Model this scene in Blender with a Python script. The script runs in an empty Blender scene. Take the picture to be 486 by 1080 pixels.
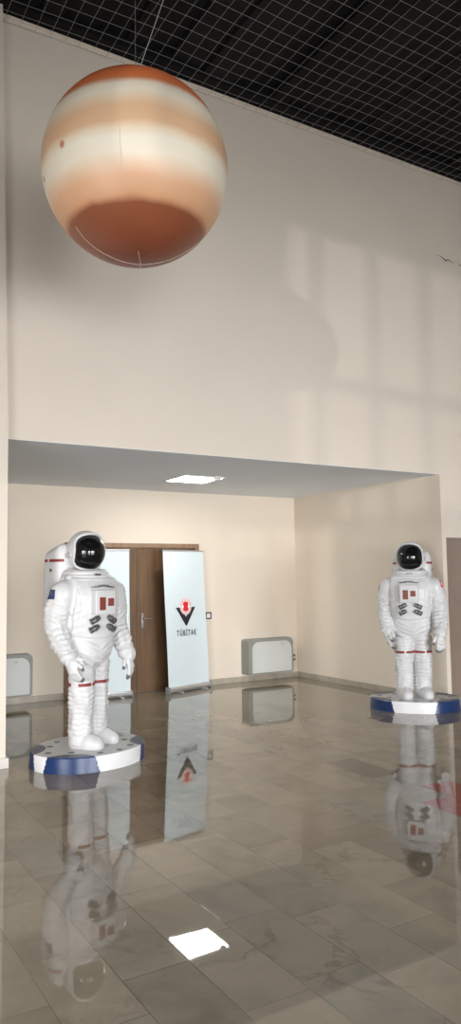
import bpy, bmesh, math, random
from mathutils import Vector, Matrix, noise
from mathutils.bvhtree import BVHTree
R = math.radians
S = bpy.context.scene
C = S.collection

# ------------------------------------------------------------------ camera
F_PX, PITCH, ROLL, YAW = 787.45, 0.08703, -0.01345, 0.54094
cam = bpy.data.cameras.new('camera')
cam.sensor_fit = 'VERTICAL'; cam.sensor_height = 36.0; cam.lens = F_PX * 36.0 / 1080.0
cam.clip_start = 0.05; cam.clip_end = 200
co = bpy.data.objects.new('camera', cam); C.objects.link(co)
fw = Vector((math.sin(YAW) * math.cos(PITCH), math.cos(YAW) * math.cos(PITCH), math.sin(PITCH)))
rt = Vector((math.cos(YAW), -math.sin(YAW), 0)); up = rt.cross(fw)
rt2 = rt * math.cos(ROLL) + up * math.sin(ROLL); up2 = up * math.cos(ROLL) - rt * math.sin(ROLL)
co.matrix_world = Matrix(((rt2.x, up2.x, -fw.x, 0), (rt2.y, up2.y, -fw.y, 0), (rt2.z, up2.z, -fw.z, 1.65), (0, 0, 0, 1)))
S.camera = co

# ------------------------------------------------------------------ world, sun, daylight, exposure
w = bpy.data.worlds.new('sky'); S.world = w; w.use_nodes = True
bgn = w.node_tree.nodes['Background']
bgn.inputs[0].default_value = (0.90, 0.95, 1.0, 1); bgn.inputs[1].default_value = 1.0

def lamp(name, kind, energy, col, loc, aim):
    l = bpy.data.lights.new(name, kind); l.energy = energy; l.color = col
    o = bpy.data.objects.new(name, l); C.objects.link(o); o.location = loc
    o.rotation_euler = Vector(aim).to_track_quat('-Z', 'Y').to_euler()
    return o, l
# low sun glancing in level through the tall side windows
sun, sl = lamp('sun', 'SUN', 0.6, (1.0, 0.97, 0.93), (-8, -4, 6), (1.16, 1.0, -0.03)); sl.angle = R(1.0)
# daylight: sky light falling in through the window wall behind the visitor; an added lamp low on the left
for xc, sx, pw in ((-.9, 2.8, 1.0), (4.9, 5.2, 1.08)):
    o, l = lamp('daylight_lamp', 'AREA', 58 * sx * pw, (0.97, 0.985, 1.0), (xc, -6.96, 1.55), (0.12, 1, -0.14))
    l.shape = 'RECTANGLE'; l.size = sx; l.size_y = 2.6; l.spread = R(80)
o, l = lamp('daylight_lamp', 'AREA', 130, (0.97, 0.985, 1.0), (-2.44, 2.05, 1.45), (1, .55, -0.15))  # added lamp to brighten the right wall of the alcove
l.shape = 'RECTANGLE'; l.size = 3.0; l.size_y = 2.3; l.spread = R(120)
S.view_settings.view_transform = 'Standard'; S.view_settings.look = 'None'
S.view_settings.gamma = 1; S.view_settings.use_curve_mapping = False
S.view_settings.exposure = -0.26

# ------------------------------------------------------------------ materials
def mat(name, col=(.8, .8, .8), rough=.5, metal=0, spec=.5, emit=None, es=0):
    m = bpy.data.materials.new(name); m.use_nodes = True
    b = m.node_tree.nodes['Principled BSDF']
    b.inputs['Base Color'].default_value = (*col, 1); b.inputs['Roughness'].default_value = rough
    b.inputs['Metallic'].default_value = metal; b.inputs['Specular IOR Level'].default_value = spec
    if emit: b.inputs['Emission Color'].default_value = (*emit, 1); b.inputs['Emission Strength'].default_value = es
    return m
class NT:
    def __init__(s, m): s.t = m.node_tree; s.b = s.t.nodes['Principled BSDF']
    def n(s, typ, **k):
        o = s.t.nodes.new(typ)
        for a, v in k.items(): setattr(o, a, v)
        return o
    def l(s, a, b): s.t.links.new(a, b)
    def m(s, op, a, b=None, c=None):
        o = s.n('ShaderNodeMath', operation=op)
        for i, v in enumerate((a, b, c)):
            if v is None: continue
            if isinstance(v, (int, float)): o.inputs[i].default_value = v
            else: s.l(v, o.inputs[i])
        return o.outputs[0]
    def mix(s, f, a, b, mode='MIX'):
        o = s.n('ShaderNodeMix', data_type='RGBA', blend_type=mode)
        for i, v in ((0, f), (6, a), (7, b)):
            if isinstance(v, (int, float)): o.inputs[i].default_value = v
            elif isinstance(v, tuple): o.inputs[i].default_value = (*v, 1)
            else: s.l(v, o.inputs[i])
        return o.outputs[2]
    def noise(s, scale, detail=3, vec=None, rough=.55, dist=0):
        o = s.n('ShaderNodeTexNoise'); o.inputs['Scale'].default_value = scale; o.inputs['Detail'].default_value = detail
        o.inputs['Roughness'].default_value = rough; o.inputs['Distortion'].default_value = dist
        if vec is not None: s.l(vec, o.inputs['Vector'])
        return o.outputs[0]
    def ramp(s, fac, stops, interp='LINEAR'):
        o = s.n('ShaderNodeValToRGB'); o.color_ramp.interpolation = interp
        el = o.color_ramp.elements
        while len(el) > 1: el.remove(el[-1])
        el[0].position = stops[0][0]; el[0].color = (*stops[0][1], 1)
        for p, c in stops[1:]:
            e = el.new(p); e.color = (*c, 1)
        s.l(fac, o.inputs[0]); return o.outputs[0]
    def pos(s):
        return s.n('ShaderNodeTexCoord').outputs['Object']

def noisy(name, col, rough, amp=.06, scale=3, spec=.5, bump=0, bscale=60, metal=0):
    m = mat(name, col, rough, metal, spec); t = NT(m); p = t.pos()
    f = t.noise(scale, 4, p)
    dark = tuple(c * (1 - amp) for c in col); lite = tuple(min(1, c * (1 + amp)) for c in col)
    t.l(t.ramp(f, [(.3, dark), (.7, lite)]), t.b.inputs['Base Color'])
    if bump:
        bn = t.n('ShaderNodeBump'); bn.inputs['Strength'].default_value = bump; bn.inputs['Distance'].default_value = .004
        t.l(t.noise(bscale, 3, p), bn.inputs['Height']); t.l(bn.outputs[0], t.b.inputs['Normal'])
    return m

M = {}
M['wall'] = noisy('cream_wall_paint', (.735, .655, .565), .6, .02, 1.2, .3, .05, 90)
M['alcove'] = noisy('alcove_wall_tone', (.75, .66, .555), .6, .02, 1.2, .3, .05, 90)  # alcove walls: slightly yellower tone than the hall walls
M['soffit'] = noisy('white_ceiling_paint', (.80, .845, .89), .7, .02, 1.0, .3)
M['skirt'] = noisy('marble_skirting', (.42, .375, .305), .25, .16, 7)
M['skirt_light'] = noisy('pale_marble_skirting', (.66, .61, .56), .3, .08, 7)
M['black'] = noisy('black_ceiling_panel', (.006, .006, .007), .75, .2, 5, .2)
M['black2'] = noisy('charcoal_ceiling_panel', (.010, .010, .011), .75, .2, 5, .2)
M['net'] = mat('white_net_cord', (.34, .34, .335), .8)
M['white'] = noisy('white_gloss_paint', (.64, .637, .64), .36, .03, 9, .45, .12, 35)
M['whiteflat'] = noisy('white_metal_paint', (.80, .81, .80), .45, .02, 5)
M['visor'] = mat('black_visor_gloss', (.006, .006, .007), .09, 0, .5)
M['redband'] = noisy('faded_red_paint', (.24, .03, .03), .5, .25, 30)
M['brick'] = noisy('brick_red_paint', (.215, .042, .028), .5, .3, 40)
M['silver'] = noisy('worn_silver_paint', (.24, .23, .22), .36, .45, 50, .5, 0, 60, .75)
M['darkgrey'] = mat('dark_grey_paint', (.06, .06, .065), .5)
M['tip'] = mat('grey_glove_tip', (.13, .13, .14), .5)
M['grey'] = mat('grey_paint', (.30, .30, .31), .5)
M['blue'] = noisy('navy_blue_gloss', (.011, .033, .115), .28, .15, 9)
M['bluegrey'] = noisy('slate_blue_paint', (.07, .088, .135), .4, .12, 9)
M['basewhite'] = noisy('white_base_paint', (.78, .78, .79), .35, .04, 6)
M['basetop'] = noisy('pale_grey_base_paint', (.60, .60, .60), .4, .06, 6)
M['spot'] = mat('grey_crater_paint', (.10, .105, .13), .5)
M['fabric'] = noisy('banner_vinyl', (.70, .79, .83), .45, .01, 1)
M['alu'] = mat('brushed_aluminium', (.60, .60, .60), .35, .8)
M['logored'] = mat('logo_red_print', (.70, .01, .02), .5)
M['logoblack'] = mat('logo_black_print', (.010, .012, .016), .5)
M['logowhite'] = mat('logo_white_print', (.88, .88, .88), .5)
M['heater'] = noisy('heater_white_panel', (.60, .62, .60), .4, .02, 2)
M['heatergrey'] = noisy('heater_grey_casing', (.27, .275, .25), .45, .04, 3)
M['handle'] = mat('dull_steel', (.27, .25, .24), .45, .7)
M['brass'] = mat('aged_brass', (.32, .22, .12), .4, .8)
M['plastic'] = mat('white_plastic', (.78, .76, .72), .4)
M['blackplastic'] = mat('black_plastic', (.015, .015, .015), .4)
M['taupe'] = noisy('taupe_door_paint', (.27, .205, .165), .45, .05, 3)
M['glass'] = mat('lamp_diffuser', (1, 1, 1), .4, 0, .5, (1, .985, .95), 42.0)
M['seam'] = mat('seam_welt', (.72, .58, .46), .5)
M['cord'] = mat('grey_nylon_cord', (.55, .55, .55), .6)
M['cordd'] = mat('dark_nylon_cord', (.16, .16, .16), .6)
M['frame'] = mat('white_window_frame', (.7, .7, .7), .4)
M['crack'] = mat('dark_plaster_chip', (.09, .08, .07), .8)

def wood(name, c1, c2):
    m = mat(name, c1, .42); t = NT(m)
    mp = t.n('ShaderNodeMapping'); mp.inputs['Scale'].default_value = (9, 9, .7); t.l(t.pos(), mp.inputs[0])
    f = t.noise(2.2, 6, mp.outputs[0], .6, .6)
    t.l(t.ramp(f, [(.25, c2), (.55, c1), (.8, tuple(min(1, c * 1.25) for c in c1))]), t.b.inputs['Base Color'])
    return m
M['wood'] = wood('walnut_door_veneer', (.150, .080, .036), (.095, .049, .024))
M['woodframe'] = wood('brown_door_frame', (.29, .18, .105), (.21, .125, .072))

def planet_mat():
    m = mat('painted_planet_vinyl', (.8, .6, .4), .42, 0, .4); t = NT(m)
    nv = t.n('ShaderNodeVectorMath', operation='NORMALIZE'); t.l(t.pos(), nv.inputs[0])
    sx = t.n('ShaderNodeSeparateXYZ'); t.l(nv.outputs[0], sx.inputs[0])
    lat = t.m('MULTIPLY', t.m('ARCSINE', sx.outputs[2]), 180 / math.pi)
    wob = t.m('MULTIPLY', t.m('SUBTRACT', t.noise(2.0, 3, nv.outputs[0]), .5), 6.0)
    f = t.m('ADD', t.m('DIVIDE', t.m('ADD', lat, wob), 180.0), .5)
    P = lambda d: d / 180 + .5
    white = (0.835, 0.748, 0.603); tan = (0.709, 0.447, 0.271); peach = (0.718, 0.418, 0.253); brown = (0.262, 0.080, 0.035); rust = (0.749, 0.199, 0.070)
    col = t.ramp(f, [(0, (0.174, 0.043, 0.020)), (P(-60), (0.233, 0.066, 0.029)), (P(-45), brown), (P(-40.5), (0.641, 0.339, 0.185)), (P(-37), (0.680, 0.388, 0.223)),
                     (P(-31), peach), (P(-25), (0.777, 0.563, 0.398)), (P(-19), white), (P(-11), (0.845, 0.777, 0.641)), (P(-6.5), (0.806, 0.660, 0.486)), (P(-2), tan), (P(6), (0.700, 0.447, 0.271)),
                     (P(12), (0.777, 0.603, 0.427)), (P(17), white), (P(23.5), (0.825, 0.718, 0.583)), (P(28.5), (0.641, 0.214, 0.077)), (P(32), rust), (1, rust)])
    for (px, py, pz), r, c in (((-.934, -.332, -.129), .045, (.50, .14, .07)), ((-.952, .197, -.234), .04, (.25, .10, .05)), ((.239, -.405, -.882), .012, (.05, .02, .01))):
        d = t.n('ShaderNodeVectorMath', operation='DISTANCE'); t.l(nv.outputs[0], d.inputs[0]); d.inputs[1].default_value = (px, py, pz)
        mr = t.n('ShaderNodeMapRange'); t.l(d.outputs['Value'], mr.inputs[0])
        mr.inputs[1].default_value = r * .5; mr.inputs[2].default_value = r; mr.inputs[3].default_value = .85; mr.inputs[4].default_value = 0
        col = t.mix(mr.outputs[0], col, c)
    t.l(col, t.b.inputs['Base Color'])
    return m
M['planet'] = planet_mat()

def floor_mat():
    m = mat('polished_marble_tiles', (.3, .26, .22), .05, 0, .5); t = NT(m)
    p = t.pos(); sx = t.n('ShaderNodeSeparateXYZ'); t.l(p, sx.inputs[0]); X, Y = sx.outputs[0], sx.outputs[1]
    W, L = .308, .62
    u = t.m('DIVIDE', t.m('SUBTRACT', X, .95), W); row = t.m('FLOOR', u); fu = t.m('FRACT', u)
    wn = t.n('ShaderNodeTexWhiteNoise', noise_dimensions='1D'); t.l(row, wn.inputs['W'])
    v = t.m('ADD', t.m('DIVIDE', Y, L), wn.outputs[0]); cell = t.m('FLOOR', v); fv = t.m('FRACT', v)
    cx = t.n('ShaderNodeCombineXYZ'); t.l(row, cx.inputs[0]); t.l(cell, cx.inputs[1])
    wc = t.n('ShaderNodeTexWhiteNoise', noise_dimensions='3D'); t.l(cx.outputs[0], wc.inputs['Vector'])
    tint = wc.outputs['Value']
    # veins, shifted from tile to tile
    sh = t.n('ShaderNodeVectorMath', operation='MULTIPLY_ADD'); t.l(wc.outputs['Color'], sh.inputs[0]); sh.inputs[1].default_value = (9, 9, 9); t.l(p, sh.inputs[2])
    cloud = t.noise(2.6, 6, sh.outputs[0], .6, .9)
    vein = t.noise(1.3, 5, sh.outputs[0], .6, .8)
    vm = t.m('SUBTRACT', 1.0, t.m('MINIMUM', t.m('MULTIPLY', t.m('ABSOLUTE', t.m('SUBTRACT', vein, .5)), 45.0), 1.0))
    vm = t.m('MULTIPLY', vm, t.m('MAXIMUM', t.m('MULTIPLY', t.m('SUBTRACT', t.noise(1.6, 3, p), .5), 6.0), 0.0))
    base = t.ramp(tint, [(0, FLOOR_A), (.5, FLOOR_B), (.85, FLOOR_C), (1, FLOOR_D)])
    base = t.mix(.5, base, t.ramp(cloud, [(.3, FLOOR_A), (.55, FLOOR_B), (.75, FLOOR_C)]))
    base = t.mix(t.m('MINIMUM', t.m('MULTIPLY', vm, .6), .6), base, (.10, .075, .055))
    def box(x0, x1, y0, y1):
        a = t.m('MULTIPLY', t.m('GREATER_THAN', X, x0), t.m('LESS_THAN', X, x1))
        b = t.m('MULTIPLY', t.m('GREATER_THAN', Y, y0), t.m('LESS_THAN', Y, y1))
        return t.m('MULTIPLY', a, b)
    base = t.mix(t.m('MULTIPLY', box(4.18, 4.49, 4.78, 5.40), .85), base, (.085, .062, .048))
    red = t.m('MAXIMUM', t.m('MAXIMUM', box(4.03, 4.338, 3.48, 4.10), box(4.338, 4.646, 3.78, 4.40)), box(4.646, 4.954, 3.48, 4.10))
    base = t.mix(t.m('MULTIPLY', red, .95), base, (.27, .036, .020))
    # joints
    ju = t.m('MULTIPLY', t.m('MINIMUM', fu, t.m('SUBTRACT', 1.0, fu)), W)
    jv = t.m('MULTIPLY', t.m('MINIMUM', fv, t.m('SUBTRACT', 1.0, fv)), L)
    jd = t.m('MINIMUM', ju, jv)
    jn = t.m('ADD', .0004, t.m('MULTIPLY', t.noise(1.1, 2, p), .0034))
    jm = t.m('LESS_THAN', jd, jn)
    base = t.mix(t.m('MULTIPLY', jm, t.m('MINIMUM', t.m('MULTIPLY', t.m('MAXIMUM', t.m('SUBTRACT', t.noise(.75, 2, p), .34), 0.0), 3.2), .9)), base, (.05, .04, .032))
    t.l(base, t.b.inputs['Base Color'])
    # scuffs: broken gloss
    t.l(t.ramp(t.noise(1.7, 5, p, .6), [(.35, (.012,) * 3), (.75, (.045,) * 3)]), t.b.inputs['Roughness'])
    # every slab lies at a very slightly different tilt, plus hand polish waviness
    bn = t.n('ShaderNodeBump'); bn.inputs['Strength'].default_value = .06; bn.inputs['Distance'].default_value = .004
    t.l(t.m('ADD', t.noise(3.0, 2, p), t.m('MULTIPLY', jm, -.3)), bn.inputs['Height']); t.l(bn.outputs[0], t.b.inputs['Normal'])
    t.b.inputs['IOR'].default_value = 1.58
    return m
FLOOR_A, FLOOR_B, FLOOR_C, FLOOR_D = (.150, .124, .090), (.262, .223, .164), (.320, .273, .202), (.200, .194, .166)
M['floor'] = floor_mat()

# ------------------------------------------------------------------ mesh helpers
def add_box(bm, x0, x1, y0, y1, z0, z1, bev=0, seg=2):
    b = bmesh.new()
    bmesh.ops.create_cube(b, size=1)
    for v in b.verts:
        v.co = Vector(((x0 + x1) / 2 + v.co.x * (x1 - x0), (y0 + y1) / 2 + v.co.y * (y1 - y0), (z0 + z1) / 2 + v.co.z * (z1 - z0)))
    if bev: bmesh.ops.bevel(b, geom=b.edges[:], offset=bev, segments=seg, profile=.5, affect='EDGES')
    join(bm, b)
def join(bm, b, mx=None):
    me = bpy.data.meshes.new('tmp'); b.to_mesh(me); b.free()
    if mx is not None: me.transform(mx)
    bm.from_mesh(me); bpy.data.meshes.remove(me)
def add_tube(bm, pts, radii, seg=10, closed=False, cap=True, ell=None):
    pts = [Vector(p) for p in pts]; n = len(pts)
    if isinstance(radii, (int, float)): radii = [radii] * n
    rings = []; ref = None
    for i, p in enumerate(pts):
        if closed: d = pts[(i + 1) % n] - pts[i - 1]
        else: d = pts[min(i + 1, n - 1)] - pts[max(i - 1, 0)]
        d.normalize()
        if ref is None:
            ref = d.orthogonal().normalized() if abs(d.z) < .9 else Vector((1, 0, 0))
        a = (ref - d * ref.dot(d)).normalized(); ref = a; b = d.cross(a)
        e = ell[i] if ell else (1, 1)
        rings.append([bm.verts.new(p + a * math.cos(2 * math.pi * k / seg) * radii[i] * e[0] + b * math.sin(2 * math.pi * k / seg) * radii[i] * e[1]) for k in range(seg)])
    for i in range(n if closed else n - 1):
        A, B = rings[i], rings[(i + 1) % n]
        for k in range(seg): bm.faces.new((A[k], A[(k + 1) % seg], B[(k + 1) % seg], B[k]))
    if cap and not closed:
        bm.faces.new(rings[0][::-1]); bm.faces.new(rings[-1])
def rounded(pts, radii):
    """end a tube with hemispherical tips"""
    pts = [Vector(p) for p in pts]; radii = list(radii)
    d0 = (pts[0] - pts[1]).normalized(); d1 = (pts[-1] - pts[-2]).normalized()
    P, Q = [], []
    for k in range(4):
        a = math.pi / 2 * (1 - k / 4) ; P.append(pts[0] + d0 * radii[0] * math.sin(a)); Q.append(max(.001, radii[0] * math.cos(a)))
    P += pts; Q += radii
    for k in range(3, -1, -1):
        a = math.pi / 2 * (1 - k / 4); P.append(pts[-1] + d1 * radii[-1] * math.sin(a)); Q.append(max(.001, radii[-1] * math.cos(a)))
    return P, Q
def add_capsule(bm, pts, radii, seg=12): 
    P, Q = rounded(pts, radii); add_tube(bm, P, Q, seg)
def add_ellipsoid(bm, c, r, u=24, v=16):
    b = bmesh.new(); bmesh.ops.create_uvsphere(b, u_segments=u, v_segments=v, radius=1)
    join(bm, b, Matrix.Translation(c) @ Matrix.Diagonal((*r, 1)))
def add_cyl(bm, c, r, h, axis=(0, 0, 1), seg=20, r2=None):
    b = bmesh.new(); bmesh.ops.create_cone(b, cap_ends=True, segments=seg, radius1=r, radius2=r if r2 is None else r2, depth=h)
    join(bm, b, Matrix.Translation(c) @ Vector(axis).to_track_quat('Z', 'Y').to_matrix().to_4x4())
def add_prism(bm, poly, y0, y1):
    """polygon of (x, z) extruded from y0 (front) to y1"""
    A = [bm.verts.new((x, y0, z)) for x, z in poly]; B = [bm.verts.new((x, y1, z)) for x, z in poly]; n = len(poly)
    bm.faces.new(A); bm.faces.new(B[::-1])
    for i in range(n): bm.faces.new((A[i], B[i], B[(i + 1) % n], A[(i + 1) % n]))
def obj(name, bm, m, parent=None, smooth=False, angle=40):
    bmesh.ops.recalc_face_normals(bm, faces=bm.faces[:])
    me = bpy.data.meshes.new(name); bm.to_mesh(me); bm.free()
    for x in (m if isinstance(m, list) else [m]): me.materials.append(x)
    if smooth:
        me.polygons.foreach_set('use_smooth', [True] * len(me.polygons))
        if smooth == 'angle': me.set_sharp_from_angle(angle=R(angle))
    o = bpy.data.objects.new(name, me); C.objects.link(o)
    if parent: o.parent = parent
    return o
def struct(name, bm, m, parent=None, **k):
    o = obj(name, bm, m, parent, **k)
    if parent is None: o['kind'] = 'structure'
    return o
def thing(name, label, cat, loc=(0, 0, 0), rz=0, group=None):
    o = bpy.data.objects.new(name, None); C.objects.link(o); o.location = loc; o.rotation_euler = (0, 0, rz)
    o.empty_display_size = .1
    return tag(o, label, cat, group)
def tag(o, label, cat, group=None):
    o['label'] = label; o['category'] = cat
    if group: o['group'] = group
    return o
def boxes(*bs, bev=0):
    bm = bmesh.new()
    for b in bs: add_box(bm, *b, bev=bev)
    return bm
def evaluated(o):
    dg = bpy.context.evaluated_depsgraph_get(); dg.update()
    return bpy.data.meshes.new_from_object(o.evaluated_get(dg))

# ------------------------------------------------------------------ the hall and its alcove
D, D2, XR, HS, HC = 6.937, 10.20, 7.381, 2.962, 7.14
X0, X1, Y0 = -2.5, 12.5, -7.0
struct('floor', boxes((X0 - .3, X1 + .3, Y0 - .3, D2 + .3, -.12, 0)), M['floor'])
struct('wall_front', boxes((X0, X1, D, D + .18, HS, HC + .5)), M['wall'])
struct('wall_front_left', boxes((X0, 1.2, D, D + .18, 0, HS)), M['wall'])
pb = bmesh.new(); add_prism(pb, [(.7, 0), (1.750, 0), (1.738, 3.0), (1.627, HC + .4), (.7, HC + .4)], D - .11, D)
struct('wall_pilaster', pb, M['wall'])
struct('wall_alcove_back', boxes((1.0, XR + .05, D2, D2 + .15, 0, HS)), M['alcove'])
struct('wall_alcove_right', boxes((XR, XR + .075, D, D2 + .15, 0, HS)), M['alcove'])
struct('wall_alcove_left', boxes((1.05, 1.20, D + .18, D2 + .15, 0, HS)), M['alcove'])
struct('wall_front_right', boxes((8.42, X1, D, D + .18, 0, HS), (XR + .075, 8.42, D, D + .18, 2.13, HS)), M['wall'])
struct('ceiling_alcove', boxes((1.05, XR + .075, D + .18, D2 + .15, HS, HS + .12)), M['soffit'])
# underside lining of the lintel carries the grey ceiling paint right to the edge
struct('trim_1', boxes((1.2, XR, D + .002, D + .18, HS - .004, HS)), M['soffit'])
struct('wall_right', boxes((X1, X1 + .2, Y0, D + .2, 0, HC + .5)), M['wall'])
# left wall: tall clerestory opening with mullions and a transom, low window band added for the left daylight lamp
lw = bmesh.new()
for b in ((Y0, -2.55, 0, HC + .5), (3.6, D + .2, 0, HC + .5), (.47, 3.6, 2.75, HC + .5), (-2.55, .47, 6.0, HC + .5), (-2.55, .47, 0, 2.72), (.47, 3.6, 0, .15)): add_box(lw, X0 - .2, X0, *b)
struct('wall_left', lw, M['wall'])
wn = bmesh.new()
for k in range(5): add_box(wn, X0 - .12, X0 - .05, .04 - .776 * k - .045, .04 - .776 * k + .045, 2.72, 6.0)
add_box(wn, X0 - .12, X0 - .05, -2.55, .47, 4.08, 4.26); add_box(wn, X0 - .12, X0 - .05, -2.55, 3.6, 2.66, 2.80)
for y in (.47, 1.25, 2.03, 2.81, 3.57): add_box(wn, X0 - .12, X0 - .05, y - .03, y + .03, .15, 2.75)  # frames of the added low windows
struct('window_1', wn, M['frame'])
# window wall behind the visitor
bw = bmesh.new()
for b in ((X0, X1, Y0 - .2, Y0, 0, .2), (X0, X1, Y0 - .2, Y0, 2.9, HC + .5), (.55, 2.25, Y0 - .2, Y0, .2, 2.9), (7.55, X1, Y0 - .2, Y0, .2, 2.9)): add_box(bw, *b)
struct('wall_back', bw, M['wall'])
w2 = bmesh.new()
for x in (-2.47, -1.46, -.45, .53, 2.27, 3.6, 4.9, 6.2, 7.53): add_box(w2, x - .03, x + .03, Y0 - .15, Y0 - .05, .2, 2.9)
for a, b in ((X0, .55), (2.25, 7.55)): add_box(w2, a, b, Y0 - .15, Y0 - .05, 2.1, 2.15)
struct('window_2', w2, M['frame'])
# black panel ceiling with ribs running towards the front wall
cl = boxes((X0 - .2, X1 + .2, Y0 - .2, D + .1, HC + .32, HC + .5), (1.0, X1, D - .16, D, HC, HC + .33))
rnd = random.Random(4)
x = X0
while x < X1:
    wd = rnd.choice((.22, .3, .38)); dz = rnd.choice((.0, .02, .05, .10))
    n0 = len(cl.faces); add_box(cl, x, x + wd - .01, Y0, D - .16, HC + .12 - dz, HC + .33)
    cl.faces.ensure_lookup_table(); mi = rnd.choice((0, 0, 1))
    for f in cl.faces[n0:]: f.material_index = mi
    x += wd
struct('ceiling', cl, [M['black'], M['black2']])
struct('trim_2', boxes((1.70, X1, D - .022, D, HC - .035, HC - .01), bev=.006), M['wall'])
# skirtings
struct('baseboard_back', boxes((1.2, XR, D2 - .018, D2, 0, .085), bev=.003), M['skirt'])
struct('baseboard_right', boxes((XR - .018, XR, D, D2 - .018, 0, .085), bev=.003), M['skirt'])
struct('baseboard_pilaster', boxes((.7, 1.773, D - .135, D - .11, 0, .09), (1.748, 1.773, D - .11, D, 0, .09), bev=.003), M['skirt_light'])
# side door right of the alcove
d2 = boxes((XR + .085, 8.40, D + .03, D + .07, .005, 2.10)); o = struct('door_2', d2, M['taupe'])
obj('door_frame', boxes((XR + .075, XR + .105, D - .008, D + .10, 0, 2.13), (8.39, 8.42, D - .008, D + .10, 0, 2.13), (XR + .105, 8.39, D - .008, D + .10, 2.10, 2.13)), M['taupe'], o)
# double door in the alcove
door = struct('door_1', boxes((3.40, 5.44, D2 - .075, D2, 2.10, 2.165), (3.40, 3.47, D2 - .075, D2, 0, 2.10), (5.44, 5.51, D2 - .075, D2, 0, 2.165), (3.40, 3.41, D2 - .075, D2, 2.1, 2.165), bev=.004), M['woodframe'])
obj('door_leaf', boxes((3.475, 4.478, D2 - .05, D2 - .005, .008, 2.095), bev=.003), M['wood'], door)
leaf = obj('door_leaf', boxes((4.482, 5.435, D2 - .05, D2 - .005, .008, 2.095), bev=.003), M['wood'], door)
hb = bmesh.new(); add_box(hb, 4.55, 4.59, D2 - .058, D2 - .05, .92, 1.14, bev=.003)
add_cyl(hb, (4.57, D2 - .075, 1.06), .011, .05, (0, 1, 0), 12); add_capsule(hb, [(4.57, D2 - .1, 1.06), (4.68, D2 - .1, 1.055)], [.010, .008], 10)
add_cyl(hb, (4.57, D2 - .06, .97), .008, .01, (0, 1, 0), 12)
obj('door_handle', hb, M['handle'], leaf, smooth='angle')
# a chip in the plaster of the front wall
cb = bmesh.new()
def crack(pts, r): add_tube(cb, [(px, D - .002, pz) for px, pz in pts], r, 5)
crack([(7.49, 5.975), (7.57, 5.965), (7.61, 5.945), (7.655, 5.925), (7.70, 5.95), (7.74, 5.935), (7.82, 5.925)], [.002, .004, .007, .010, .008, .006, .002])
crack([(7.90, 5.93), (7.98, 5.91), (8.1, 5.91)], [.002, .006, .003])
o = obj('plaster_crack', cb, M['crack']); tag(o, 'small dark chipped crack high on the cream front wall at right', 'crack')

# ------------------------------------------------------------------ net under the ceiling
nb = bmesh.new()
def netz(x, y): return HC - .075 + .035 * noise.noise(Vector((x * .5, y * .5, 3)))
ys = [D - .02 - .15 * k for k in range(36)]; xs = [.6 + .152 * k for k in range(66)]
def jig(a, b, s): return .012 * noise.noise(Vector((a * 1.3, b * 1.3, s)))
for y in ys:
    add_tube(nb, [(x, y + jig(x, y, 7), netz(x, y)) for x in [.6 + .38 * k for k in range(27)]], .0016, 4)
for x in xs:
    add_tube(nb, [(x + jig(x, y, 9), y, netz(x, y)) for y in [D - .02 - .375 * k for k in range(15)]], .0016, 4)
o = obj('ceiling_net', nb, M['net']); tag(o, 'white square mesh safety net stretched below the black ceiling', 'net')

# ------------------------------------------------------------------ planet
PC, PR = Vector((2.0208, 4.5832, 4.470)), .6406
pl = thing('planet_balloon', 'big orange and cream banded planet ball hanging from the ceiling', 'planet model', PC)
b = bmesh.new(); bmesh.ops.create_uvsphere(b, u_segments=96, v_segments=64, radius=PR)
ball = obj('painted_ball', b, M['planet'], pl, smooth=True)
axis = (Vector((0, 0, 1)) - Vector((math.cos(YAW), -math.sin(YAW), 0)) * .02).normalized()
ball.rotation_euler = axis.to_track_quat('Z', 'Y').to_euler()
ball.rotation_mode = 'QUATERNION'; ball.rotation_quaternion = Vector((0, 0, 1)).rotation_difference(axis)
def seam(pts, r):
    b = bmesh.new(); P = []
    for i in range(len(pts) - 1):
        a, c = Vector(pts[i]), Vector(pts[i + 1])
        for k in range(6): P.append(a.lerp(c, k / 6).normalized() * (PR + .0005))
    P.append(Vector(pts[-1]).normalized() * (PR + .0005))
    add_tube(b, P, r, 6); obj('seam', b, M['seam'], pl, smooth=True)
seam([(-.536, -.84, -.081), (-.514, -.811, -.277), (-.469, -.748, -.469), (-.413, -.663, -.624)], .0014)
seam([(-.651, .053, -.757), (-.553, .098, -.828), (-.418, .122, -.9), (-.257, .122, -.959), (-.095, .118, -.988), (.092, .087, -.992), (.283, .01, -.959), (.47, -.083, -.879), (.648, -.151, -.747), (.831, -.171, -.537)], .0014)
seam([(-.05, -.18, -.982), (.067, .032, -.997), (.208, .347, -.933)], .0014)
hk = bmesh.new(); add_tube(hk, [(0.035 * math.cos(a), 0, PR + .03 + .035 * math.sin(a)) for a in [2 * math.pi * k / 16 for k in range(16)]], .005, 6, closed=True)
add_cyl(hk, (0, 0, PR), .05, .012); obj('hanging_loop', hk, M['cordd'], pl, smooth='angle')
for nm, end, m in (('hanging_cord', (0, 0, HC + .10 - PC.z), M['cordd']), ('hanging_cord', (.62, -.25, HC + .10 - PC.z), M['cord'])):
    b = bmesh.new(); add_tube(b, [(0, 0, PR + .03), end], .0020, 6); obj(nm, b, m, pl)

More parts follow.
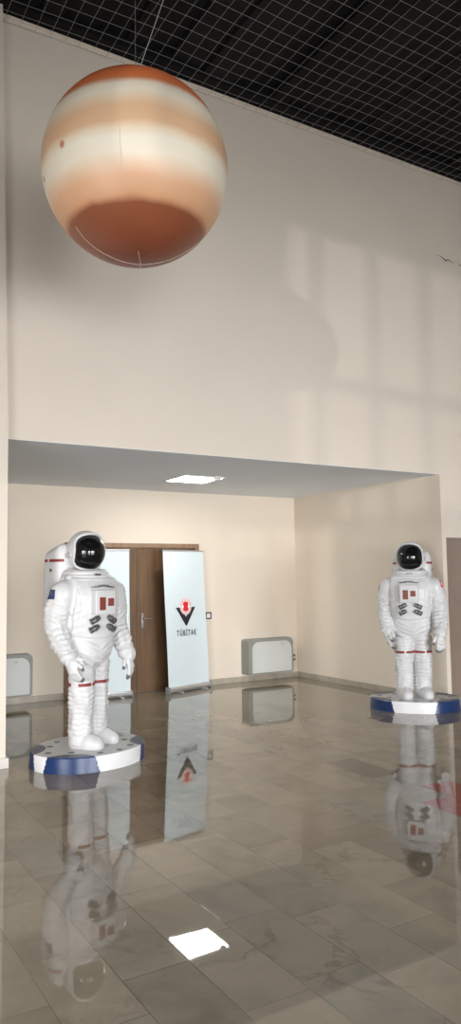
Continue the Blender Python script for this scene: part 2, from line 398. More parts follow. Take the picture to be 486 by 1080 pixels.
# ------------------------------------------------------------------ ceiling lamp, smoke detector
lt = thing('ceiling_light', 'square white glowing panel light recessed in the alcove ceiling', 'ceiling light', (4.68, 8.72, HS))
fr = bmesh.new()
for b in ((-.30, .30, -.30, -.28), (-.30, .30, .28, .30), (-.30, -.28, -.28, .28), (.28, .30, -.28, .28)): add_box(fr, *b, -.014, .0, bev=.002)
obj('frame', fr, M['whiteflat'], lt); obj('diffuser', boxes((-.281, .281, -.281, .281, -.009, -.002)), M['glass'], lt)
sd = thing('smoke_detector', 'small round white smoke detector beside the ceiling panel light', 'smoke detector', (4.86, 8.42, HS))
b = bmesh.new(); add_cyl(b, (0, 0, -.008), .055, .016, seg=28); obj('base', b, M['plastic'], sd, smooth='angle')
b = bmesh.new(); add_cyl(b, (0, 0, -.03), .036, .028, seg=28, r2=.046); obj('sensor_head', b, M['plastic'], sd, smooth='angle')
b = bmesh.new(); add_cyl(b, (0, 0, -.020), .0475, .006, seg=28); obj('vent_ring', b, M['darkgrey'], sd, smooth='angle')

# ------------------------------------------------------------------ light switch
sw = thing('light_switch', 'small black-framed white light switch right of the printed banner', 'light switch', (5.70, D2, 1.06))
fr = bmesh.new()
for b in ((-.052, .052, -.054, -.034), (-.052, .052, .034, .054), (-.052, -.032, -.034, .034), (.032, .052, -.034, .034)): add_box(fr, b[0], b[1], -.012, 0, b[2], b[3], bev=.002)
obj('frame', fr, M['blackplastic'], sw); obj('rocker', boxes((-.0355, .0355, -.010, 0, -.0375, .0375), bev=.002), M['plastic'], sw)

# ------------------------------------------------------------------ heaters
def rrect(x0, x1, z0, z1, r, bottom=.015, n=8):
    P = []
    for cx, cz, a0, rr in ((x1 - r, z1 - r, 0, r), (x0 + r, z1 - r, 90, r), (x0 + bottom, z0 + bottom, 180, bottom), (x1 - bottom, z0 + bottom, 270, bottom)):
        for k in range(n + 1):
            a = R(a0 + 90 * k / n); P.append((cx + rr * math.cos(a), cz + rr * math.sin(a)))
    return P
def heater(xc, label, pipes):
    h = thing('wall_heater', label, 'heater', (xc, D2, .12), 0, 'wall heaters')
    b = bmesh.new(); add_prism(b, rrect(-.43, .43, 0, .545, .05, .02), -.21, 0)
    bmesh.ops.bevel(b, geom=[e for e in b.edges if all(abs(v.co.y + .21) < 1e-5 for v in e.verts)], offset=.018, segments=3, affect='EDGES')
    obj('casing', b, M['heatergrey'], h, smooth='angle')
    b = bmesh.new(); add_prism(b, rrect(-.36, .39, .025, .505, .12, .012), -.222, -.20)
    bmesh.ops.bevel(b, geom=[e for e in b.edges if all(abs(v.co.y + .222) < 1e-5 for v in e.verts)], offset=.006, segments=2, affect='EDGES')
    obj('front_panel', b, M['heater'], h, smooth='angle')
    obj('badge', boxes((.18, .225, -.225, -.221, .45, .462), bev=.001), M['grey'], h)
    obj('top_grille', boxes(*[(-.36 + .06 * k, -.325 + .06 * k, -.17, -.05, .544, .549) for k in range(13)]), M['grey'], h)
    if pipes:
        for z in (.17, .235):
            b = bmesh.new(); add_tube(b, [(.43, -.06, z), (.53, -.06, z), (.56, -.05, z), (.56, 0, z)], .009, 8); add_cyl(b, (.55, -.06, z), .019, .035, (1, 0, 0), 10)
            obj('pipe_valve', b, M['brass'], h, smooth='angle')
    return h
heater(6.72, 'grey and white wall heater low in the alcove corner right of the door', True)
heater(2.475, 'grey and white wall heater partly hidden at the left edge of the alcove', False)

# ------------------------------------------------------------------ roll-up banners
def banner(p0, p1, label, logo, lean=.0, back=.0):
    p0, p1 = Vector((*p0, 0)), Vector((*p1, 0)); d = p1 - p0; Wd = d.length; rz = math.atan2(d.y, d.x)
    t = thing('roll_up_banner', label, 'banner', (p0 + p1) / 2, rz, None)
    hw = Wd / 2; H0, H1 = .075, 2.05
    b = bmesh.new()
    add_tube(b, [(-hw - .01, 0, .045), (hw + .01, 0, .045)], .043, 18); add_box(b, -hw - .01, hw + .01, -.035, .035, .02, .05, bev=.004)
    cs = obj('base_cassette', b, M['alu'], t, smooth='angle')
    for sx in (-1, 1):
        b = bmesh.new(); add_box(b, sx * (hw + .012) - .006, sx * (hw + .012) + .006, -.05, .05, .0, .095, bev=.004); obj('end_cap', b, M['grey'], cs)
    for sx in (-1, 1): obj('foot', boxes((sx * hw * .6 - .02, sx * hw * .6 + .02, -.12, .12, 0, .02), bev=.003), M['alu'], t)
    sh = lambda x, z: Vector((x - lean * (z - H0) / (H1 - H0), back * (z - H0) / (H1 - H0), z))
    b = bmesh.new(); N = 24
    for s in (0, 1):
        pass
    F_, B_ = [], []
    for i in range(N + 1):
        z = H0 + (H1 - H0) * i / N
        F_.append([b.verts.new(sh(x, z) + Vector((0, -.0008 - .004 * math.sin(3 * z) * (x / hw) ** 2, 0))) for x in (-hw, -hw / 2, 0, hw / 2, hw)])
        B_.append([b.verts.new(v.co + Vector((0, .0012, 0))) for v in F_[-1]])
    for i in range(N):
        for k in range(4):
            b.faces.new((F_[i][k], F_[i][k + 1], F_[i + 1][k + 1], F_[i + 1][k])); b.faces.new((B_[i][k], B_[i + 1][k], B_[i + 1][k + 1], B_[i][k + 1]))
        b.faces.new((F_[i][0], F_[i + 1][0], B_[i + 1][0], B_[i][0])); b.faces.new((F_[i][4], B_[i][4], B_[i + 1][4], F_[i + 1][4]))
    sheet = obj('banner_sheet', b, M['fabric'], t, smooth=False)
    b = bmesh.new(); a0, a1 = sh(-hw, H1), sh(hw, H1)
    add_box(b, a0.x - .004, a1.x + .004, back - .009, back + .009, H1 - .012, H1 + .012, bev=.003); obj('top_rail', b, M['alu'], t)
    b = bmesh.new(); add_tube(b, [(0, .03, .05), sh(0, H1) + Vector((0, .02, 0))], .010, 10); obj('support_pole', b, M['alu'], t)
    if logo:
        zc, cx = 1.228, -.012
        def flat(poly, name, m, lift, par=sheet):
            bb = bmesh.new(); vs = [bb.verts.new(sh(x, z) + Vector((0, -lift, 0))) for x, z in poly]; f = bb.faces.new(vs)
            ex = bmesh.ops.extrude_face_region(bb, geom=[f])
            for v in [g for g in ex['geom'] if isinstance(g, bmesh.types.BMVert)]: v.co.y += .0009
            bmesh.ops.triangulate(bb, faces=bb.faces[:]); return obj(name, bb, m, par)
        def flatj(polys, name, m, lift):
            bb = bmesh.new()
            for poly in polys:
                vs = [bb.verts.new(sh(x, z) + Vector((0, -lift, 0))) for x, z in poly]; f = bb.faces.new(vs)
                ex = bmesh.ops.extrude_face_region(bb, geom=[f])
                for v in [g for g in ex['geom'] if isinstance(g, bmesh.types.BMVert)]: v.co.y += .0009
            bmesh.ops.triangulate(bb, faces=bb.faces[:]); return obj(name, bb, m, sheet)
        ring = lambda r, n=40, a0=0, a1=360: [(cx + r * math.cos(R(a0 + (a1 - a0) * k / n)), zc + r * math.sin(R(a0 + (a1 - a0) * k / n))) for k in range(n + (0 if a1 - a0 >= 360 else 1))]
        zt = zc - .012
        flat([(cx - .205, zt), (cx - .115, zt), (cx, zt - .14), (cx + .115, zt), (cx + .205, zt), (cx + .012, zt - .268), (cx - .012, zt - .268)], 'logo_chevron', M['logoblack'], .0065)
        # concentric open rings around the disc
        def band(r0, r1, a0, a1, n=36):
            o_ = [(cx + r1 * math.cos(R(a0 + (a1 - a0) * k / n)), zc + r1 * math.sin(R(a0 + (a1 - a0) * k / n))) for k in range(n + 1)]
            i_ = [(cx + r0 * math.cos(R(a0 + (a1 - a0) * k / n)), zc + r0 * math.sin(R(a0 + (a1 - a0) * k / n))) for k in range(n + 1)]
            return o_ + i_[::-1]
        flat(ring(.123), 'logo_ground', M['logowhite'], .0075)
        flatj([band(.085, .090, 2, 178), band(.085, .090, 182, 358), band(.101, .1055, 2, 178), band(.101, .1055, 182, 358), band(.116, .120, 8, 172), band(.116, .120, 188, 352)], 'logo_ring', M['logored'], .0085)
        disc = []
        for k in range(72):
            a = 2 * math.pi * k / 72; rr = .074 * (1 - .42 * max(0, abs(math.cos(a)) - .80) / .20)
            disc.append((cx + rr * math.cos(a), zc + rr * math.sin(a)))
        flat(disc, 'logo_disc', M['logored'], .0085)
        cu = bpy.data.curves.new('lettering', 'FONT'); cu.body = 'TÜBİTAK'; cu.size = .118; cu.align_x = 'CENTER'; cu.extrude = .0006
        cu.space_character = 1.35; cu.offset = .0012
        to = bpy.data.objects.new('lettering', cu); C.objects.link(to)
        me = evaluated(to); bpy.data.objects.remove(to)
        zs = .803
        for v in me.vertices:
            q = sh(cx + .0 + v.co.x * .66, zs + v.co.y); v.co = q + Vector((0, -.0068 - v.co.z, 0))
        xs_ = [v.co.x for v in me.vertices]; print('lettering width', max(xs_) - min(xs_))
        me.materials.clear(); me.materials.append(M['logoblack'])
        lo = bpy.data.objects.new('lettering', me); C.objects.link(lo); lo.parent = sheet
    return t
banner((4.79, 9.75), (5.60, 10.02), 'white roll-up banner printed with a red and black logo', True, .075, .03)
banner((3.44, 9.84), (4.25, 9.86), 'plain pale roll-up banner behind the left astronaut statue', False, .01, .02)

# ------------------------------------------------------------------ astronaut statue
ARM = {-1: [(-.275, .005, 1.365), (-.315, .03, 1.22), (-.330, .035, 1.07), (-.312, -.035, .93), (-.285, -.115, .79)],
       1: [(.275, .005, 1.365), (.315, .03, 1.22), (.335, .035, 1.07), (.348, -.035, .93), (.350, -.115, .785)]}
ARMR = [.125, .117, .100, .088, .066]
LEGC = {-1: [(-.112, .0, .74), (-.118, .0, .56), (-.119, .0, .34), (-.118, .012, .04)], 1: [(.112, .0, .74), (.118, .0, .56), (.119, .0, .34), (.118, .012, .04)]}
LEGR = [.130, .116, .111, .104]
TORSO = [(.69, .10, .10), (.74, .19, .145), (.82, .235, .168), (.92, .232, .165), (1.0, .232, .165), (1.10, .248, .178), (1.22, .268, .188), (1.34, .285, .188), (1.42, .268, .175), (1.48, .235, .170), (1.53, .203, .172), (1.568, .185, .165)]

def seg_param(p, pts):
    best = (9, 0, None); acc = 0
    for a, b in zip(pts[:-1], pts[1:]):
        a, b = Vector(a), Vector(b); ab = b - a; t = max(0, min(1, (p - a).dot(ab) / ab.length_squared)); q = a + ab * t
        d = (p - q).length
        if d < best[0]: best = (d, acc + ab.length * t, q)
        acc += ab.length
    return best
def fold(s, ang, per, seed, sharp=1.5):
    n = noise.noise(Vector((math.cos(ang) * 1.1 + seed, math.sin(ang) * 1.1, s * 5)))
    n2 = noise.noise(Vector((math.cos(ang) * 2 + seed * 3, math.sin(ang) * 2, s * 9)))
    h = abs(math.sin(math.pi * s / per + n * 2.6)) ** .6
    return h * (.62 + .75 * n2)
def suit():
    bm = bmesh.new()
    n = 32; rings = []
    for z, rx, ry in TORSO:
        rr = []
        for k in range(n):
            a = 2 * math.pi * k / n; cx, sy = math.cos(a), math.sin(a); e = .85
            rr.append(bm.verts.new((rx * math.copysign(abs(cx) ** e, cx), ry * math.copysign(abs(sy) ** e, sy) + (.01 if z < .9 else .06 * max(0, min(1, (z - 1.40) / .13))), z)))
        rings.append(rr)
    for A, B in zip(rings[:-1], rings[1:]):
        for k in range(n): bm.faces.new((A[k], A[(k + 1) % n], B[(k + 1) % n], B[k]))
    bm.faces.new(rings[0][::-1]); bm.faces.new(rings[-1])
    for s in (-1, 1):
        add_capsule(bm, ARM[s], ARMR, 20); add_tube(bm, LEGC[s], LEGR, 24)
        add_capsule(bm, [(s * .10, .0, 1.41), (s * .265, .005, 1.365)], [.135, .122], 20)
        add_capsule(bm, [(s * .08, .0, 1.49), (s * .22, .0, 1.425)], [.075, .075], 16)
    o = obj('spacesuit', bm, M['white'])
    md = o.modifiers.new('r', 'REMESH'); md.mode = 'VOXEL'; md.voxel_size = .0075
    me = evaluated(o); bpy.data.objects.remove(o)
    b = bmesh.new(); b.from_mesh(me); bpy.data.meshes.remove(me)
    for _ in range(12): bmesh.ops.smooth_vert(b, verts=b.verts[:], factor=.5, use_axis_x=True, use_axis_y=True, use_axis_z=True)
    bmesh.ops.recalc_face_normals(b, faces=b.faces[:]); b.normal_update()
    off = []
    for v in b.verts:
        p = v.co; d = 0
        aL, aR = seg_param(p, ARM[-1]), seg_param(p, ARM[1])
        arm = aL if aL[0] < aR[0] else aR; side = -1 if aL[0] < aR[0] else 1
        in_arm = arm[0] < .155 and abs(p.x) > .225 and p.z < 1.5 and abs(p.x) > .20 + .25 * max(0, 1.1 - p.z) * (1 if p.z < .95 else .3) or (abs(p.x) > .26 and p.z < 1.0 and arm[0] < .11)
        if in_arm:
            q = p - arm[2]; ang = math.atan2(q.y, q.x); s = arm[1] + .10 * math.cos(ang) * .25 * side
            k = min(1, max(.15, (arm[1] - .02) / .15))
            d = .021 * fold(s, ang, .050, 3 + side) * k - .006
        elif p.z < .72 and abs(p.x) < .26:
            s = -1 if p.x < 0 else 1; ang = math.atan2(p.y, p.x - s * .122)
            k = min(1, max(0, (p.z - .06) / .08)) * (1 if p.z < .56 else .7)
            d = .018 * fold(p.z, ang, .042, 11 + s, 1.2) * k - .007
            if abs(p.z - .557) < .03: d *= .2
        else:
            front = p.y < 0
            seamz = .955 + .30 * min(.25, abs(p.x)) ** 1.5
            if p.z > seamz: d += .012 * min(1, (p.z - seamz) / .006)
            if p.z < seamz:
                ang = math.atan2(p.y, p.x)
                d += .015 * fold(p.z - .35 * abs(p.x), ang, .05, 21) * min(1, (seamz - p.z) / .05) - .002
                # groin seams
                gz = .715 + .60 * abs(p.x); g = abs(p.z - gz)
                if front and g < .016 and abs(p.x) < .2: d -= .007 * (1 - g / .016)
            else:
                k = max(0, min(1, (abs(p.x) - .13) / .08)) if front else .6
                ang = math.atan2(p.y, p.x)
                d += .011 * fold(p.z * .8 + .9 * abs(p.x) * .4, ang, .06, 31) * k
                # vest edge running down from each shoulder
                e = abs(abs(p.x) - (.205 + .02 * math.sin(p.z * 9)))
                if front and p.z < 1.46 and e < .012: d -= .006 * (1 - e / .012)
            # collar rolls
            if 1.475 < p.z < 1.56: d += .007 * (.5 + .5 * math.sin((p.z + .04 * p.y) * 2 * math.pi / .032))
        d += .0016 * noise.noise(p * 22)
        off.append(v.normal * d)
    for v, dv in zip(b.verts, off): v.co += dv
    for v in b.verts:
        if not (abs(v.co.x) > .255 and v.co.z > .66): v.co = twist(v.co) if abs(v.co.x) < .235 or v.co.z < .62 else v.co.lerp(twist(v.co), (.255 - abs(v.co.x)) / .02)
    for _ in range(1): bmesh.ops.smooth_vert(b, verts=b.verts[:], factor=.25, use_axis_x=True, use_axis_y=True, use_axis_z=True)
    return b

GS = 1.16
def glove(side):
    wr = Vector(ARM[side][-1])
    d = (Vector((.030, -.060, -.20)) if side < 0 else Vector((.02, -.075, -.20))).normalized()
    thumb = Vector((.15, -1, 0)) if side < 0 else Vector((-.80, -.55, 0))
    thumb = (thumb - d * thumb.dot(d)).normalized()
    nrm = d.cross(thumb) if side > 0 else thumb.cross(d)      # palm side
    if (side < 0 and nrm.x < 0) or (side > 0 and nrm.y < 0): nrm = -nrm
    L = lambda a, t, n_=0: wr + d * a + thumb * t + nrm * n_
    bm = bmesh.new()
    add_tube(bm, [L(-.045, 0), L(-.03, 0), L(-.005, 0), L(.02, 0)], [.066, .072, .072, .056], 20)
    add_tube(bm, [L(.0, 0), L(.03, .002), L(.065, .003), L(.10, .0), L(.118, 0)], [.046, .050, .052, .050, .040], 20,
             ell=[(1, .9), (1, .75), (1.0, .62), (1.0, .52), (1, .45)] if False else None)
    # flatten the palm along its normal
    for v in bm.verts:
        q = v.co - wr; a = q.dot(d)
        if a > .012:
            k = min(1, (a - .012) / .05); n_ = q.dot(nrm); v.co -= nrm * n_ * .42 * k
    tips = []
    for i, (t, ln, r) in enumerate(((.039, .072, .0135), (.0135, .084, .014), (-.0125, .078, .0135), (-.037, .060, .012))):
        c = .55 + .08 * i
        b0 = L(.085, t); b1 = L(.112, t * 1.06, .002); b2 = b1 + (d * math.cos(c * .5) + nrm * math.sin(c * .5)) * ln * .42
        b3 = b2 + (d * math.cos(c) + nrm * math.sin(c)) * ln * .32; b4 = b3 + (d * math.cos(c * 1.6) + nrm * math.sin(c * 1.6)) * ln * .28
        add_capsule(bm, [b0, b1, b2, b3, b4], [r, r, r * .98, r * .94, r * .86], 12); tips.append((b3.lerp(b4, .35), b4, r))
    t0 = L(.022, .030, .004); t1 = L(.050, .058, .014); t2 = L(.082, .070, .026); t3 = L(.104, .070, .036)
    add_capsule(bm, [t0, t1, t2, t3], [.020, .017, .015, .0125], 12); tips.append((t2.lerp(t3, .45), t3, .014))
    for v in bm.verts: v.co = wr + (v.co - wr) * GS
    tips = [(wr + (a - wr) * GS, c - (c - wr) * (1 - GS), r * GS) for a, c, r in tips]
    o = obj('tmp', bm, M['white']); md = o.modifiers.new('r', 'REMESH'); md.mode = 'VOXEL'; md.voxel_size = .004
    me = evaluated(o); bpy.data.objects.remove(o)
    b = bmesh.new(); b.from_mesh(me); bpy.data.meshes.remove(me)
    for _ in range(3): bmesh.ops.smooth_vert(b, verts=b.verts[:], factor=.5, use_axis_x=True, use_axis_y=True, use_axis_z=True)
    return b, tips

TWIST = R(22)
def twist(v, z0=0):
    k = max(0, min(1, (.96 - (v.z - z0)) / .34)); k = k * k * (3 - 2 * k)
    return Matrix.Rotation(TWIST * k, 3, 'Z') @ v
def bvh_of(o):
    b = bmesh.new(); b.from_mesh(o.data); t = BVHTree.FromBMesh(b); b.free(); return t
def decal(tree, fn, nu, nv, lift, depth=.01, mask=None):
    """sheet draped on a surface: fn(u, v) -> (origin, direction)"""
    b = bmesh.new(); G = {}; Bk = {}
    for i in range(nu + 1):
        for j in range(nv + 1):
            o_, d_ = fn(i / nu, j / nv); d_ = Vector(d_).normalized(); h = tree.ray_cast(Vector(o_), d_)
            if h[0] is None: continue
            G[i, j] = b.verts.new(h[0] - d_ * lift); Bk[i, j] = b.verts.new(h[0] + d_ * depth)
    quads = [(i, j) for i in range(nu) for j in range(nv) if all(k in G for k in ((i, j), (i + 1, j), (i, j + 1), (i + 1, j + 1))) and (mask is None or mask((i + .5) / nu, (j + .5) / nv))]
    qs = set(quads)
    for i, j in quads:
        c = [(i, j), (i + 1, j), (i + 1, j + 1), (i, j + 1)]
        b.faces.new([G[k] for k in c]); b.faces.new([Bk[k] for k in c[::-1]])
        for a, e, nb_ in ((0, 1, (i, j - 1)), (1, 2, (i + 1, j)), (2, 3, (i, j + 1)), (3, 0, (i - 1, j))):
            if nb_ not in qs: b.faces.new((G[c[a]], Bk[c[a]], Bk[c[e]], G[c[e]]))
    bmesh.ops.delete(b, geom=[v for v in b.verts if not v.link_faces], context='VERTS')
    return b

BH = .132      # height of the display base
BA, BB = .555, .46
def make_statue():
    t = thing('astronaut_statue', '', 'statue')
    # --- display base
    b = bmesh.new(); n = 288
    AX = [R(a) for a in (-36, -144, 36, 144)]
    def near(a):
        return min(abs((a - x + math.pi) % (2 * math.pi) - math.pi) for x in AX)
        # extra fine radial rows give the painted lens shapes a clean edge
    prof = [(1.0 - .012 * k / 8, (BH - .008) * k / 8) for k in range(9)] + [(.975, BH)] + [(.975 - .0125 * k, BH) for k in range(1, 26)] + [(.5, BH), (.2, BH)]
    rings = []
    for r, z in prof:
        rings.append([b.verts.new((BA * r * math.cos(2 * math.pi * k / n), BB * r * math.sin(2 * math.pi * k / n), z)) for k in range(n)])
    for i in range(len(rings) - 1):
        for k in range(n):
            f = b.faces.new((rings[i][k], rings[i][(k + 1) % n], rings[i + 1][(k + 1) % n], rings[i + 1][k]))
            a = near(2 * math.pi * (k + .5) / n); r = (prof[i][0] + prof[i + 1][0]) / 2
            if i < 9: f.material_index = 1 if a < R(28.5 - 4.0 * i / 8) else 0
            else:
                f.material_index = 2
    b.faces.new(rings[0][::-1]); f = b.faces.new(rings[-1]); f.material_index = 2
    base = obj('display_base', b, [M['basewhite'], M['blue'], M['basetop'], M['bluegrey']], t, smooth='angle', angle=35)
    base.rotation_euler = (0, 0, R(6)); base['label'] = 'white oval base with four navy panels'
    for ax in AX:
        pts = []; hw_ = R(24.3)
        for k in range(25): a = ax - hw_ + 2 * hw_ * k / 24; pts.append((BA * .974 * math.cos(a), BB * .974 * math.sin(a)))
        e0, e1 = .974 * math.cos(hw_), .974 * math.sin(hw_); cc = 1.30; rr_ = math.hypot(cc - e0, e1); b0 = math.atan2(e1, cc - e0)
        for k in range(1, 24):
            q = b0 - 2 * b0 * k / 24; lx, ly = cc - rr_ * math.cos(q), rr_ * math.sin(q)
            pts.append((BA * (lx * math.cos(ax) - ly * math.sin(ax)), BB * (lx * math.sin(ax) + ly * math.cos(ax))))
        pb_ = bmesh.new(); lo_ = [pb_.verts.new((px, py, BH - .002)) for px, py in pts]; hi_ = [pb_.verts.new((px, py, BH + .0012)) for px, py in pts]
        pb_.faces.new(lo_[::-1]); pb_.faces.new(hi_)
        for k in range(len(pts)): pb_.faces.new((lo_[k], lo_[(k + 1) % len(pts)], hi_[(k + 1) % len(pts)], hi_[k]))
        obj('top_panel', pb_, M['bluegrey'], base)['label'] = 'slate blue painted corner of the base top'
    for x, y, r in ((-.26, .22, .028), (-.43, .03, .030), (-.30, -.12, .028), (-.10, .32, .026), (.10, .34, .028), (.27, .22, .028), (.43, .04, .030), (.33, -.12, .028), (.20, -.33, .030), (.02, -.38, .028), (-.16, -.33, .028)):
        s = bmesh.new(); add_cyl(s, (x, y, BH + .0005), r, .003, seg=20); obj('crater_spot', s, M['spot'], base)
    # --- suit
    sb = suit(); bmesh.ops.translate(sb, verts=sb.verts[:], vec=(0, 0, BH))
    su = obj('spacesuit', sb, M['white'], t, smooth=True)
    tree = bvh_of(su)
    Z = lambda z: z + BH
    # --- boots
    for s in (-1, 1):
        x = s * .120; bb = bmesh.new()
        add_capsule(bb, [(x, .035, Z(.05)), (x, -.04, Z(.052)), (x + s * .008, -.11, Z(.045)), (x + s * .010, -.165, Z(.036))], [.086, .088, .085, .070], 20)
        add_tube(bb, [(x, .012, Z(.03)), (x, .010, Z(.08)), (x, .008, Z(.12))], [.101, .103, .102], 24)
        o = obj('tmp', bb, M['white']); md = o.modifiers.new('r', 'REMESH'); md.mode = 'VOXEL'; md.voxel_size = .008
        me = evaluated(o); bpy.data.objects.remove(o)
        bb = bmesh.new(); bb.from_mesh(me); bpy.data.meshes.remove(me)
        for _ in range(6): bmesh.ops.smooth_vert(bb, verts=bb.verts[:], factor=.5, use_axis_x=True, use_axis_y=True, use_axis_z=True)
        for v in bb.verts:
            if v.co.z < Z(.0): v.co.z = Z(-.001)
            v.co = twist(v.co, BH)
        obj('boot', bb, M['white'], t, smooth=True)
    # --- gloves
    for s in (-1, 1):
        g, tips = glove(s); bmesh.ops.translate(g, verts=g.verts[:], vec=(0, 0, BH))
        go = obj('glove', g, M['white'], t, smooth=True)
        for a, c, r in tips:
            tb = bmesh.new(); add_capsule(tb, [a + Vector((0, 0, BH)), c + Vector((0, 0, BH))], [r * 1.0, r * .93], 12)
            obj('fingertip', tb, M['tip'], go, smooth=True)
    # --- red leg bands
    rot = Matrix.Rotation(TWIST, 3, 'Z')
    for s in (-1, 1):
        for a0, a1 in ((200, 262), (272, 345), (20, 160)):
            def fn(u, v, a0=a0, a1=a1, s=s):
                a = R(a0 + (a1 - a0) * u); dr = Vector((-s * math.cos(a), math.sin(a), 0))
                return rot @ (Vector((s * .122, 0, Z(.545 + .028 * v))) + dr * .17), rot @ -dr
            obj('leg_band', decal(tree, fn, 18, 2, .003, .006), M['redband'], t)
    # --- helmet with visor
    HCn = Vector((0, .055, Z(1.750))); HRx, HRy, HRz = .174, .182, .194
    ex, ez, zo = .159, .163, -.007
    sq = lambda x, z: (abs(x / ex) ** 2.6 + abs((z - zo) / ez) ** 2.6)
    h = bmesh.new(); bmesh.ops.create_icosphere(h, subdivisions=6, radius=1)
    for v in h.verts: v.co = Vector((v.co.x * HRx, v.co.y * HRy, v.co.z * HRz))
    kill = [f for f in h.faces if f.calc_center_median().y < -.02 and sq(f.calc_center_median().x, f.calc_center_median().z) < 1.06]
    bmesh.ops.delete(h, geom=kill, context='FACES')
    bmesh.ops.delete(h, geom=[v for v in h.verts if v.co.z < -.176], context='VERTS')
    bmesh.ops.translate(h, verts=h.verts[:], vec=HCn)
    helm = obj('helmet', h, M['white'], t, smooth=True)
    sm = helm.modifiers.new('shell', 'SOLIDIFY'); sm.thickness = .008; sm.offset = -1
    me = evaluated(helm); helm.modifiers.clear(); helm.data = me
    vb = bmesh.new(); bmesh.ops.create_icosphere(vb, subdivisions=6, radius=1)
    for v in vb.verts: v.co = Vector((v.co.x * .172, v.co.y * .198, v.co.z * .179 + zo))
    kill = [f for f in vb.faces if f.calc_center_median().y > -.02 or sq(f.calc_center_median().x, f.calc_center_median().z) > 1.13]
    bmesh.ops.delete(vb, geom=kill, context='FACES'); bmesh.ops.translate(vb, verts=vb.verts[:], vec=HCn)
    bmesh.ops.solidify(vb, geom=vb.faces[:], thickness=.006)
    vo = obj('visor', vb, M['visor'], helm, smooth=True); vo['label'] = 'glossy black visor'
    rim = bmesh.new(); P = []
    for k in range(72):
        a = 2 * math.pi * k / 72; c, s_ = math.cos(a), math.sin(a); rr = 1 / (abs(c) ** 2.6 + abs(s_) ** 2.6) ** (1 / 2.6)
        x, z = rr * c * ex * 1.02, rr * s_ * ez * 1.02 + zo
        yy = 1 - (x / HRx) ** 2 - (z / HRz) ** 2; y = -HRy * math.sqrt(max(.02, yy)) - .002
        P.append(HCn + Vector((x, y, z)))
    add_tube(rim, P, .0125, 10, closed=True); obj('visor_rim', rim, M['white'], helm, smooth=True)
    for s in (-1, 1):
        e = bmesh.new(); add_cyl(e, HCn + Vector((s * .168, .0, -.035)), .030, .03, (s, 0, 0), 24); add_cyl(e, HCn + Vector((s * .182, .0, -.035)), .022, .012, (s, 0, 0), 24)
        eo = obj('ear_disc', e, M['white'], helm, smooth='angle')
        e = bmesh.new(); add_tube(e, [HCn + Vector((s * .186, .022 * math.cos(a), -.035 + .022 * math.sin(a))) for a in [2 * math.pi * k / 20 for k in range(20)]], .0035, 6, closed=True); obj('ear_ring', e, M['grey'], eo, smooth=True)
    # the head is turned a little to its right on the neck
    hm = Matrix.Translation(HCn) @ Matrix.Rotation(R(-2), 4, 'Z') @ Matrix.Translation(-HCn)
    def turn(o):
        o.data.transform(hm)
        for c in o.children: turn(c)
    turn(helm)
    # neck rings
    for dz, r, th, m in ((1.566, .158, .013, 'white'), (1.553, .163, .0045, 'grey'), (1.541, .163, .013, 'white'), (1.528, .168, .004, 'grey')):
        nb_ = bmesh.new(); add_tube(nb_, [(r * math.cos(a), .048 + r * 1.0 * math.sin(a), Z(dz) + .035 * math.sin(a) + .01) for a in [2 * math.pi * k / 48 for k in range(48)]], th, 8, closed=True)
        obj('neck_ring', nb_, M[m], t, smooth=True)
    b_ = bmesh.new(); add_box(b_, -.034, .034, -.010, .012, -.010, .010, bev=.004); bmesh.ops.translate(b_, verts=b_.verts[:], vec=(0, -.130, Z(1.533))); obj('neck_clasp', b_, M['silver'], t)
    # --- backpack
    bp = bmesh.new(); add_box(bp, -.25, .25, .12, .43, Z(1.06), Z(1.835), bev=.085, seg=6)
    for v in bp.verts:
        k = (v.co.z - Z(1.6)) / .22
        if k > 0: v.co.z -= .30 * min(1, k) * max(0, v.co.y - .16); v.co.x *= 1 - .06 * min(1, k)
    pk = obj('backpack', bp, M['white'], t, smooth='angle', angle=50)
    tr2 = bvh_of(pk)
    for s in (-1, 1):
        fn = lambda u, v: (Vector((s * (.188 + .057 * u), -.3, Z(1.655 + .026 * v))), Vector((0, 1, 0)))
        obj('red_stripe', decal(tr2, fn, 6, 2, .003, .004), M['redband'], pk)
        fn = lambda u, v: (Vector((s * .6, .175 + .11 * u, Z(1.655 + .026 * v))), Vector((-s, 0, 0)))
        obj('red_stripe', decal(tr2, fn, 6, 2, .003, .004), M['redband'], pk)
        fn = lambda u, v: (Vector((s * .6, .315 + .055 * u, Z(1.655 + .026 * v))), Vector((-s, 0, 0)))
        obj('red_stripe', decal(tr2, fn, 4, 2, .003, .004), M['redband'], pk)
        fn = lambda u, v: (Vector((s * .6, .30 + .035 * u, Z(1.14 + .06 * v))), Vector((-s, 0, 0)))
        obj('side_vent', decal(tr2, fn, 3, 3, .003, .004), M['darkgrey'], pk)
        kb = bmesh.new(); add_cyl(kb, (s * .25, .25, Z(1.58)), .014, .014, (s, 0, 0), 14); obj('side_knob', kb, M['silver'], pk, smooth='angle')
    # --- chest pack
    cp = bmesh.new(); add_box(cp, -.108, .108, -.262, -.14, Z(1.175), Z(1.395), bev=.010, seg=3)
    cpo = obj('chest_pack', cp, M['white'], t, smooth='angle')
    for x0, x1, z0, z1, nm in ((-.070, -.006, .04, .155, 'pocket'), (.022, .085, .075, .145, 'pocket')):
        pb = boxes((x0, x1, -.268, -.255, Z(1.175 + z0), Z(1.175 + z1)), bev=.003); obj(nm, pb, M['brick'], cpo)
    pb = boxes((-.098, .098, -.2632, -.255, Z(1.347), Z(1.351)), (.004, .007, -.2632, -.255, Z(1.18), Z(1.351))); obj('panel_line', pb, M['basetop'], cpo)
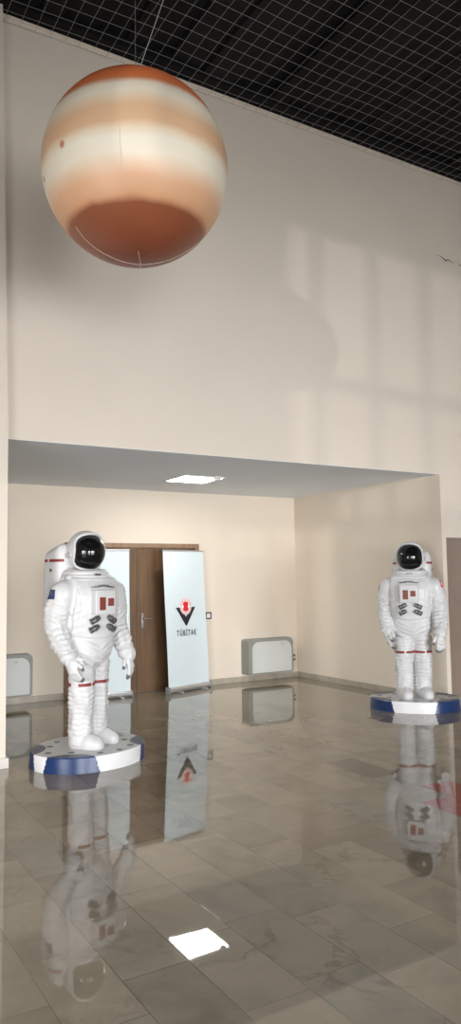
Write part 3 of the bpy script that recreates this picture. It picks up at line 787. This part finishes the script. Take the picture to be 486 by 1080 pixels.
    hb_ = bmesh.new(); add_tube(hb_, [(-.12, -.215, Z(1.418)), (-.05, -.232, Z(1.424)), (0, -.236, Z(1.437)), (.05, -.232, Z(1.424)), (.12, -.215, Z(1.418))], .006, 8)
    for x in (-.036, .036): add_ellipsoid(hb_, (x, -.234, Z(1.430)), (.016, .011, .011), 12, 8)
    obj('strap_clip', hb_, M['silver'], cpo, smooth=True)
    # --- hose connectors
    for s in (-1, 1):
        for zc_ in (1.132, 1.055):
            c = Vector((.012 + s * .088, -.19, Z(zc_))); hit = tree.ray_cast(Vector((c.x, -.6, c.z)), Vector((0, 1, 0)))
            y = hit[0].y if hit[0] else -.19
            dirv = Vector((-s * .86, -.18, .42)).normalized(); c.y = y - .022
            k = bmesh.new(); add_tube(k, [c - dirv * .052, c - dirv * .046, c - dirv * .01, c + dirv * .03, c + dirv * .045], [.020, .026, .026, .024, .017], 14)
            co_ = obj('hose_connector', k, M['silver'], t, smooth='angle')
            k = bmesh.new()
            for q in (-.046, .002): add_tube(k, [c + dirv * q + (dirv.orthogonal().normalized() * math.cos(a) + dirv.cross(dirv.orthogonal().normalized()) * math.sin(a)) * .0255 for a in [2 * math.pi * j / 16 for j in range(16)]], .0045, 6, closed=True)
            obj('lock_ring', k, M['darkgrey'], co_, smooth=True)
    # --- shoulder patches
    for s in (-1, 1):
        cz = 1.36 if s < 0 else 1.40
        def fn(u, v):
            a = R((-82 + 62 * u) if s > 0 else (-64 + 62 * u)); 
            dr = Vector((s * math.cos(a * .9 + R(30)), math.sin(a * .9 + R(30)), 0)) ; return Vector((s * .30, .01, Z(cz - .04 + .085 * v))) + dr * .30, -dr
        po = obj('shoulder_patch', decal(tree, fn, 14, 10, .003, .006), M['logored'] if s > 0 else M['blue'], t)
        po['label'] = 'red shoulder patch with white crescent' if s > 0 else 'navy blue shoulder patch'
        def fn2(u, v): return fn(.12 + .76 * u, .12 + .76 * v)
        if s > 0: mk = lambda u, v: ((u - .42) ** 2 + (v - .5) ** 2 < .16 and (u - .52) ** 2 + (v - .5) ** 2 > .095) or ((u - .82) ** 2 + (v - .5) ** 2 < .012)
        else: mk = lambda u, v: v > .55 - .9 * abs(u - .5) and v < .95 - .5 * abs(u - .5) * 2 and abs(u - .5) < .34
        obj('patch_emblem', decal(tree, fn2, 26, 26, .005, .003, mk), M['logowhite'] if s > 0 else M['bluegrey'], po)
    return t

def copy_tree(o, parent=None):
    c = o.copy(); C.objects.link(c)
    if parent: c.parent = parent
    for ch in list(o.children): copy_tree(ch, c)
    return c
s1 = make_statue()
s2 = copy_tree(s1)
s1.location = (2.475, 6.71, 0); s1.scale = (1.015,) * 3; s1.rotation_euler = (0, 0, R(15)); s1['label'] = 'white astronaut statue on an oval base by the left pilaster, before the banners'
s2.location = (6.84, 6.98, 0); s2.rotation_euler = (0, 0, R(-51)); s2['label'] = 'white astronaut statue at the right end of the alcove opening, near the taupe door'
for s in (s1, s2): s['group'] = 'astronaut statues'
